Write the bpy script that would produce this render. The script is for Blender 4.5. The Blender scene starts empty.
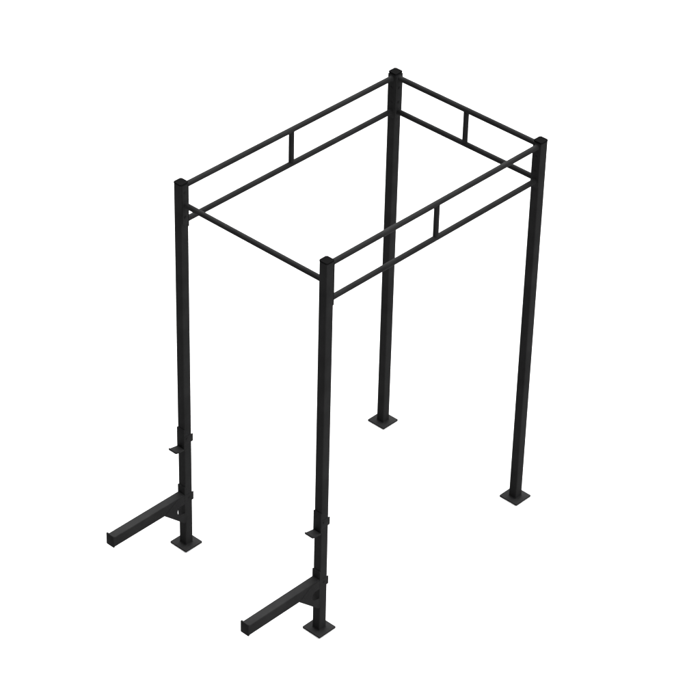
import bpy, bmesh, math
from mathutils import Vector, Matrix

sc = bpy.context.scene
COL = sc.collection

# ------------------------------------------------------------------ measures (metres)
W, L = 1.1746, 1.8512          # spacing of the uprights, short and long side
HP = 0.0303                    # half width of the square upright tube
TOP = 2.702                    # top of the end caps
ZU, ZL, ZM = 2.6633, 2.4247, 2.5552   # upper rail, lower rail, single front bar
RR = 0.0177                    # rail radius

# ------------------------------------------------------------------ materials
def powder(name, col, rough, spec, bump=0.12, scale=900.0, vary=0.18):
    m = bpy.data.materials.new(name); m.use_nodes = True
    nt = m.node_tree; b = nt.nodes['Principled BSDF']
    tc = nt.nodes.new('ShaderNodeTexCoord')
    n1 = nt.nodes.new('ShaderNodeTexNoise'); n1.inputs['Scale'].default_value = scale
    n1.inputs['Detail'].default_value = 3
    n2 = nt.nodes.new('ShaderNodeTexNoise'); n2.inputs['Scale'].default_value = 7.0
    n2.inputs['Detail'].default_value = 6
    nt.links.new(tc.outputs['Object'], n1.inputs['Vector'])
    nt.links.new(tc.outputs['Object'], n2.inputs['Vector'])
    bp = nt.nodes.new('ShaderNodeBump'); bp.inputs['Strength'].default_value = bump
    bp.inputs['Distance'].default_value = 0.0006
    nt.links.new(n1.outputs['Fac'], bp.inputs['Height'])
    nt.links.new(bp.outputs['Normal'], b.inputs['Normal'])
    mr = nt.nodes.new('ShaderNodeMapRange')
    mr.inputs['From Min'].default_value = 0.3; mr.inputs['From Max'].default_value = 0.7
    mr.inputs['To Min'].default_value = 1 - vary; mr.inputs['To Max'].default_value = 1 + vary
    nt.links.new(n2.outputs['Fac'], mr.inputs['Value'])
    mx = nt.nodes.new('ShaderNodeVectorMath'); mx.operation = 'SCALE'
    mx.inputs[0].default_value = col
    nt.links.new(mr.outputs['Result'], mx.inputs['Scale'])
    nt.links.new(mx.outputs['Vector'], b.inputs['Base Color'])
    mr2 = nt.nodes.new('ShaderNodeMapRange')
    mr2.inputs['To Min'].default_value = rough - 0.06; mr2.inputs['To Max'].default_value = rough + 0.06
    nt.links.new(n2.outputs['Fac'], mr2.inputs['Value'])
    nt.links.new(mr2.outputs['Result'], b.inputs['Roughness'])
    b.inputs['Specular IOR Level'].default_value = spec
    return m

STEEL = powder('black_powder_coat', (0.0136, 0.0136, 0.01374), 0.45, 0.0065)
CAP = powder('black_plastic', (0.00476, 0.00476, 0.00476), 0.60, 0.00, bump=0.05)
BOLT = powder('black_oxide_bolt', (0.0136, 0.0136, 0.0136), 0.45, 0.0065, bump=0.02)

def floor_mat():
    m = bpy.data.materials.new('white_studio_floor'); m.use_nodes = True
    nt = m.node_tree; b = nt.nodes['Principled BSDF']
    n = nt.nodes.new('ShaderNodeTexNoise'); n.inputs['Scale'].default_value = 2.0
    mr = nt.nodes.new('ShaderNodeMapRange')
    mr.inputs['To Min'].default_value = 0.395; mr.inputs['To Max'].default_value = 0.405
    c = nt.nodes.new('ShaderNodeCombineColor')
    nt.links.new(n.outputs['Fac'], mr.inputs['Value'])
    for k in ('Red', 'Green', 'Blue'): nt.links.new(mr.outputs['Result'], c.inputs[k])
    nt.links.new(c.outputs['Color'], b.inputs['Base Color'])
    b.inputs['Roughness'].default_value = 0.5
    b.inputs['Specular IOR Level'].default_value = 1.0
    return m
FLOOR = floor_mat()

# ------------------------------------------------------------------ mesh helpers
def prism(bm, prof, axis, a, b, bev=0.0):
    """closed profile [(u,v)] extruded along axis from a to b; optional end bevel"""
    def P(u, v, t):
        return {'x': (t, u, v), 'y': (u, t, v), 'z': (u, v, t)}[axis]
    r0 = [bm.verts.new(P(u, v, a)) for u, v in prof]
    r1 = [bm.verts.new(P(u, v, b)) for u, v in prof]
    n = len(prof)
    side = [bm.faces.new((r0[i], r0[(i + 1) % n], r1[(i + 1) % n], r1[i])) for i in range(n)]
    f0 = bm.faces.new(r0[::-1]); f1 = bm.faces.new(r1)
    if bev:
        ed = list(f0.edges) + list(f1.edges)
        bmesh.ops.bevel(bm, geom=ed, offset=bev, segments=2, profile=0.5, affect='EDGES')

def rrect(cu, cv, hu, hv, r, seg=5):
    out = []
    for (su, sv, a0) in ((1, 1, 0), (-1, 1, 90), (-1, -1, 180), (1, -1, 270)):
        for k in range(seg + 1):
            t = math.radians(a0 + 90 * k / seg)
            out.append((cu + su * (hu - r) + r * math.cos(t), cv + sv * (hv - r) + r * math.sin(t)))
    return out

def box(bm, x0, x1, y0, y1, z0, z1, bev=0.0012):
    prism(bm, [(x0, y0), (x1, y0), (x1, y1), (x0, y1)], 'z', z0, z1)
    if bev:
        bm.faces.ensure_lookup_table(); f = bm.faces[-6:]
        ed = list({e for q in f for e in q.edges})
        bmesh.ops.bevel(bm, geom=ed, offset=bev, segments=2, profile=0.5, affect='EDGES')

def rod(bm, p, q, r, seg=28):
    p, q = Vector(p), Vector(q); d = q - p
    m = Matrix.Translation((p + q) / 2) @ d.to_track_quat('Z', 'Y').to_matrix().to_4x4()
    bmesh.ops.create_cone(bm, cap_ends=True, segments=seg, radius1=r, radius2=r, depth=d.length, matrix=m)

def hexbolt(bm, p, n, r=0.0072, h=0.005):
    """washer and hexagon head standing on point p, along normal n"""
    p, n = Vector(p), Vector(n)
    rod(bm, p - n * .002, p + n * .0015, r * 1.35, 20)
    rod(bm, p, p + n * h, r, 6)

def build(name, bm, mat, parent=None, loc=None, smooth=True):
    bmesh.ops.recalc_face_normals(bm, faces=bm.faces)
    me = bpy.data.meshes.new(name); bm.to_mesh(me); bm.free()
    me.materials.append(mat)
    if smooth:
        for p in me.polygons: p.use_smooth = True
        me.set_sharp_from_angle(angle=math.radians(40))
    o = bpy.data.objects.new(name, me); COL.objects.link(o)
    if parent: o.parent = parent
    if loc: o.location = loc
    return o

def empty(name, loc, label, cat, group=None):
    o = bpy.data.objects.new(name, None); o.location = loc; COL.objects.link(o)
    o.empty_display_size = 0.1
    o['label'] = label; o['category'] = cat
    if group: o['group'] = group
    return o

def copy_tree(o, parent=None):
    c = o.copy(); COL.objects.link(c)
    if parent: c.parent = parent
    for ch in list(o.children): copy_tree(ch, c)
    return c

# ------------------------------------------------------------------ floor
bm = bmesh.new()
bmesh.ops.create_grid(bm, x_segments=1, y_segments=1, size=60)
fl = build('floor', bm, FLOOR, smooth=False)
fl['kind'] = 'structure'

# ------------------------------------------------------------------ the rig
rig = empty('pull_up_rig', (0, 0, 0),
            'tall free-standing black steel pull-up rig on four square uprights with bolted top rails', 'gym rig')

def upright():
    b = bmesh.new()
    prism(b, rrect(0, 0, HP, HP, 0.006), 'z', 0.0095, TOP - 0.008)
    up = build('upright', b, STEEL, rig)
    b = bmesh.new()
    prism(b, rrect(0, 0, 0.073, 0.073, 0.004, 3), 'z', 0.0, 0.010, bev=0.0015)
    # weld bead around the foot of the tube
    N = rrect(0, 0, HP + 0.0045, HP + 0.0045, 0.010); M = rrect(0, 0, HP - 0.001, HP - 0.001, 0.006)
    lo = [b.verts.new((x, y, 0.0098)) for x, y in N]
    hi = [b.verts.new((x, y, 0.0150)) for x, y in M]
    for i in range(len(N)):
        j = (i + 1) % len(N); b.faces.new((lo[i], lo[j], hi[j], hi[i]))
    build('base_plate', b, STEEL, up)
    b = bmesh.new()
    prism(b, rrect(0, 0, 0.0322, 0.0322, 0.007), 'z', TOP - 0.010, TOP, bev=0.0045)
    build('end_cap', b, CAP, up)
    return up

u0 = upright()
for x, y in ((W, 0), (W, L), (0, L)):
    c = copy_tree(u0, rig); c.location = (x, y, 0)

# ---- bolted end plates (built facing +Y, then turned)
PT = 0.0042
def end_plate(z0, z1, bolts, h=HP + 0.0003):
    b = bmesh.new()
    c = 0.012
    prism(b, [(-h + c, z0), (h - c, z0), (h, z0 + c), (h, z1), (-h, z1), (-h, z0 + c)], 'y', HP - 0.001, HP + PT, bev=0.001)
    p = build('mounting_plate', b, STEEL, rig)
    for z in bolts:
        b = bmesh.new(); hexbolt(b, (0, HP + PT, z), (0, 1, 0)); build('bolt', b, BOLT, p)
    return p

dbl = end_plate(2.383, 2.688, (2.595, 2.492))
sgl = end_plate(2.420, 2.688, (2.640, 2.470), 0.023)
def place(p, x, y, deg, first):
    o = p if first else copy_tree(p, rig)
    o.location = (x, y, 0); o.rotation_euler = (0, 0, math.radians(deg)); return o
# +Y is 0 deg, -X is 90, -Y is 180, +X is -90
for k, (x, y, a) in enumerate(((0, 0, 0), (0, L, 180), (W, 0, 0), (W, L, 180), (0, L, -90), (W, L, 90))):
    place(dbl, x, y, a, k == 0)
for k, (x, y, a) in enumerate(((0, 0, -90), (W, 0, 90))):
    place(sgl, x, y, a, k == 0)

# ---- rails and struts
E0 = HP + PT - 0.001
def bead(b, p, n, r):
    p, n = Vector(p), Vector(n)
    m = Matrix.Translation(p + n * 0.0015) @ n.to_track_quat('Z', 'Y').to_matrix().to_4x4()
    bmesh.ops.create_cone(b, cap_ends=True, segments=28, radius1=r + 0.0035, radius2=r, depth=0.004, matrix=m)
def rail(p, q):
    b = bmesh.new(); rod(b, p, q, RR)
    n = (Vector(q) - Vector(p)).normalized()
    bead(b, Vector(p) + n * .001, n, RR); bead(b, Vector(q) - n * .001, -n, RR)
    return build('rail', b, STEEL, rig)
def strut(x, y):
    b = bmesh.new(); rod(b, (x, y, ZL + RR - 0.004), (x, y, ZU - RR + 0.004), RR * 0.97)
    return build('rail_strut', b, STEEL, rig)
for x in (0, W):
    for z in (ZU, ZL): rail((x, E0, z), (x, L - E0, z))
    strut(x, L / 2)
for z in (ZU, ZL): rail((E0, L, z), (W - E0, L, z))
strut(W / 2, L)
rail((E0, 0, ZM), (W - E0, 0, ZM))

# ------------------------------------------------------------------ safety arms (long spotter arms pinned low on the front uprights)
def side_plate(b, x0, x1):
    # C shaped gusset: upper strap wraps the side of the upright, lower strap ends at its front
    pr = [(-0.208, 0.352), (-0.207, 0.343), (-0.200, 0.338), (-0.050, 0.204), (-0.042, 0.199), (-0.033, 0.199),
          (-0.033, 0.274), (-0.068, 0.281)]
    cy, cz, rr = -0.072, 0.3155, 0.0345
    for k in range(0, 9):
        t = math.radians(270 - 180 * k / 8)
        pr.append((cy + rr * math.cos(t) * 0.8, cz + rr * math.sin(t)))
    pr += [(0.037, 0.350), (0.040, 0.353), (0.040, 0.411), (0.037, 0.414), (-0.10, 0.414), (-0.19, 0.360)]
    prism(b, pr, 'x', x0, x1)

def safety_arm(loc, label):
    t = empty('safety_arm', loc, label, 'safety arm', 'safety arms on the front uprights')
    b = bmesh.new()
    prism(b, rrect(0, 0.3825, 0.0300, 0.0375, 0.0045), 'y', -0.640, -0.036)
    build('arm_tube', b, STEEL, t)
    b = bmesh.new()
    prism(b, rrect(0, 0.3885, 0.0335, 0.0435, 0.004), 'y', -0.648, -0.6395, bev=0.0012)
    build('arm_tip_plate', b, STEEL, t)
    b = bmesh.new()
    prism(b, rrect(0, 0.338, 0.0322, 0.140, 0.003), 'y', -0.0360, -0.0300, bev=0.001)
    br = build('mounting_bracket', b, STEEL, t)
    for s in (1, -1):
        b = bmesh.new()
        if s == 1: side_plate(b, 0.0285, 0.0314)
        else: prism(b, rrect(-0.035, 0.382, 0.075, 0.032, 0.003), 'x', -0.0314, -0.0285)
        build('side_plate', b, STEEL, br)
        b = bmesh.new(); hexbolt(b, (s * 0.0314, 0.004, 0.382), (s, 0, 0), 0.0065, 0.004)
        build('bolt', b, BOLT, br)
    b = bmesh.new()
    rod(b, (-0.030, 0.0365, 0.382), (0.030, 0.0365, 0.382), 0.0055)
    build('locking_pin', b, BOLT, br)
    return t
safety_arm((0, 0, 0), 'black square-tube safety arm pinned low on the left front upright, farther from the viewer')
safety_arm((W, 0, 0), 'black square-tube safety arm pinned low on the nearest upright, ending lowest in the picture')

# ------------------------------------------------------------------ bar hooks
def bar_hook(loc, label):
    t = empty('bar_hook', loc, label, 'bar hook', 'bar hooks on the front uprights')
    b = bmesh.new()
    prism(b, rrect(0, 0.851, 0.0322, 0.0745, 0.003), 'y', -0.0360, -0.0300, bev=0.001)
    build('hook_plate', b, STEEL, t)
    b = bmesh.new()
    prism(b, [(-0.033, 0.768), (-0.100, 0.776), (-0.110, 0.783), (-0.112, 0.797), (-0.106, 0.799), (-0.100, 0.790), (-0.033, 0.780)],
          'x', -0.0305, 0.0305, bev=0.001)
    build('hook_lip', b, STEEL, t)
    for s in (1, -1):
        b = bmesh.new()
        xs = sorted((s * 0.0290, s * 0.0330))
        prism(b, rrect(0.0025, 0.840, 0.0375, 0.029, 0.004), 'x', *xs, bev=0.0008)
        br = build('hook_strap', b, STEEL, t)
        b = bmesh.new(); hexbolt(b, (s * 0.0330, -0.012, 0.852), (s, 0, 0), 0.007, 0.005)
        build('bolt', b, BOLT, br)
    b = bmesh.new()
    rod(b, (-0.030, 0.0365, 0.840), (0.030, 0.0365, 0.840), 0.0055)
    build('locking_pin', b, BOLT, t)
    return t
bar_hook((0, 0, 0), 'small black bar hook with a short lip on the left front upright')
bar_hook((W, 0, 0), 'small black bar hook with a short lip on the nearest upright')

# ------------------------------------------------------------------ light
w = bpy.data.worlds.new('World'); sc.world = w; w.use_nodes = True
bg = w.node_tree.nodes['Background']
bg.inputs['Color'].default_value = (1, 1, 1, 1); bg.inputs['Strength'].default_value = 0.15

def sun(name, direction, strength, angle):
    s = bpy.data.lights.new(name, 'SUN'); s.energy = strength; s.angle = math.radians(angle)
    s.color = (1, 1, 1)
    o = bpy.data.objects.new(name, s); COL.objects.link(o)
    o.rotation_euler = Vector(direction).to_track_quat('Z', 'Y').to_euler()   # lamp shines along -Z
    return o
sun('back_softbox', (-0.32, 0.45, 0.83), 13.0, 80)
sun('side_softbox', (1.0, 0.05, 0.3), 3.0, 60)

# ------------------------------------------------------------------ camera
cd = bpy.data.cameras.new('camera'); cam = bpy.data.objects.new('camera', cd); COL.objects.link(cam)
cam.location = (10.02951, -9.50705, 11.20069)
cam.rotation_euler = (0.947885, -0.003305, 0.781448)
cd.sensor_width = 36.0; cd.lens = 2777.9875 / 700 * 36.0
cd.shift_x = (350 - 258.4325) / 700.0
cd.shift_y = (380.0877 - 350) / 700.0
cd.clip_start = 0.1; cd.clip_end = 500
sc.camera = cam

sc.view_settings.view_transform = 'Standard'; sc.view_settings.look = 'None'
sc.view_settings.exposure = 0.0; sc.view_settings.gamma = 1.0
sc.view_settings.use_curve_mapping = False
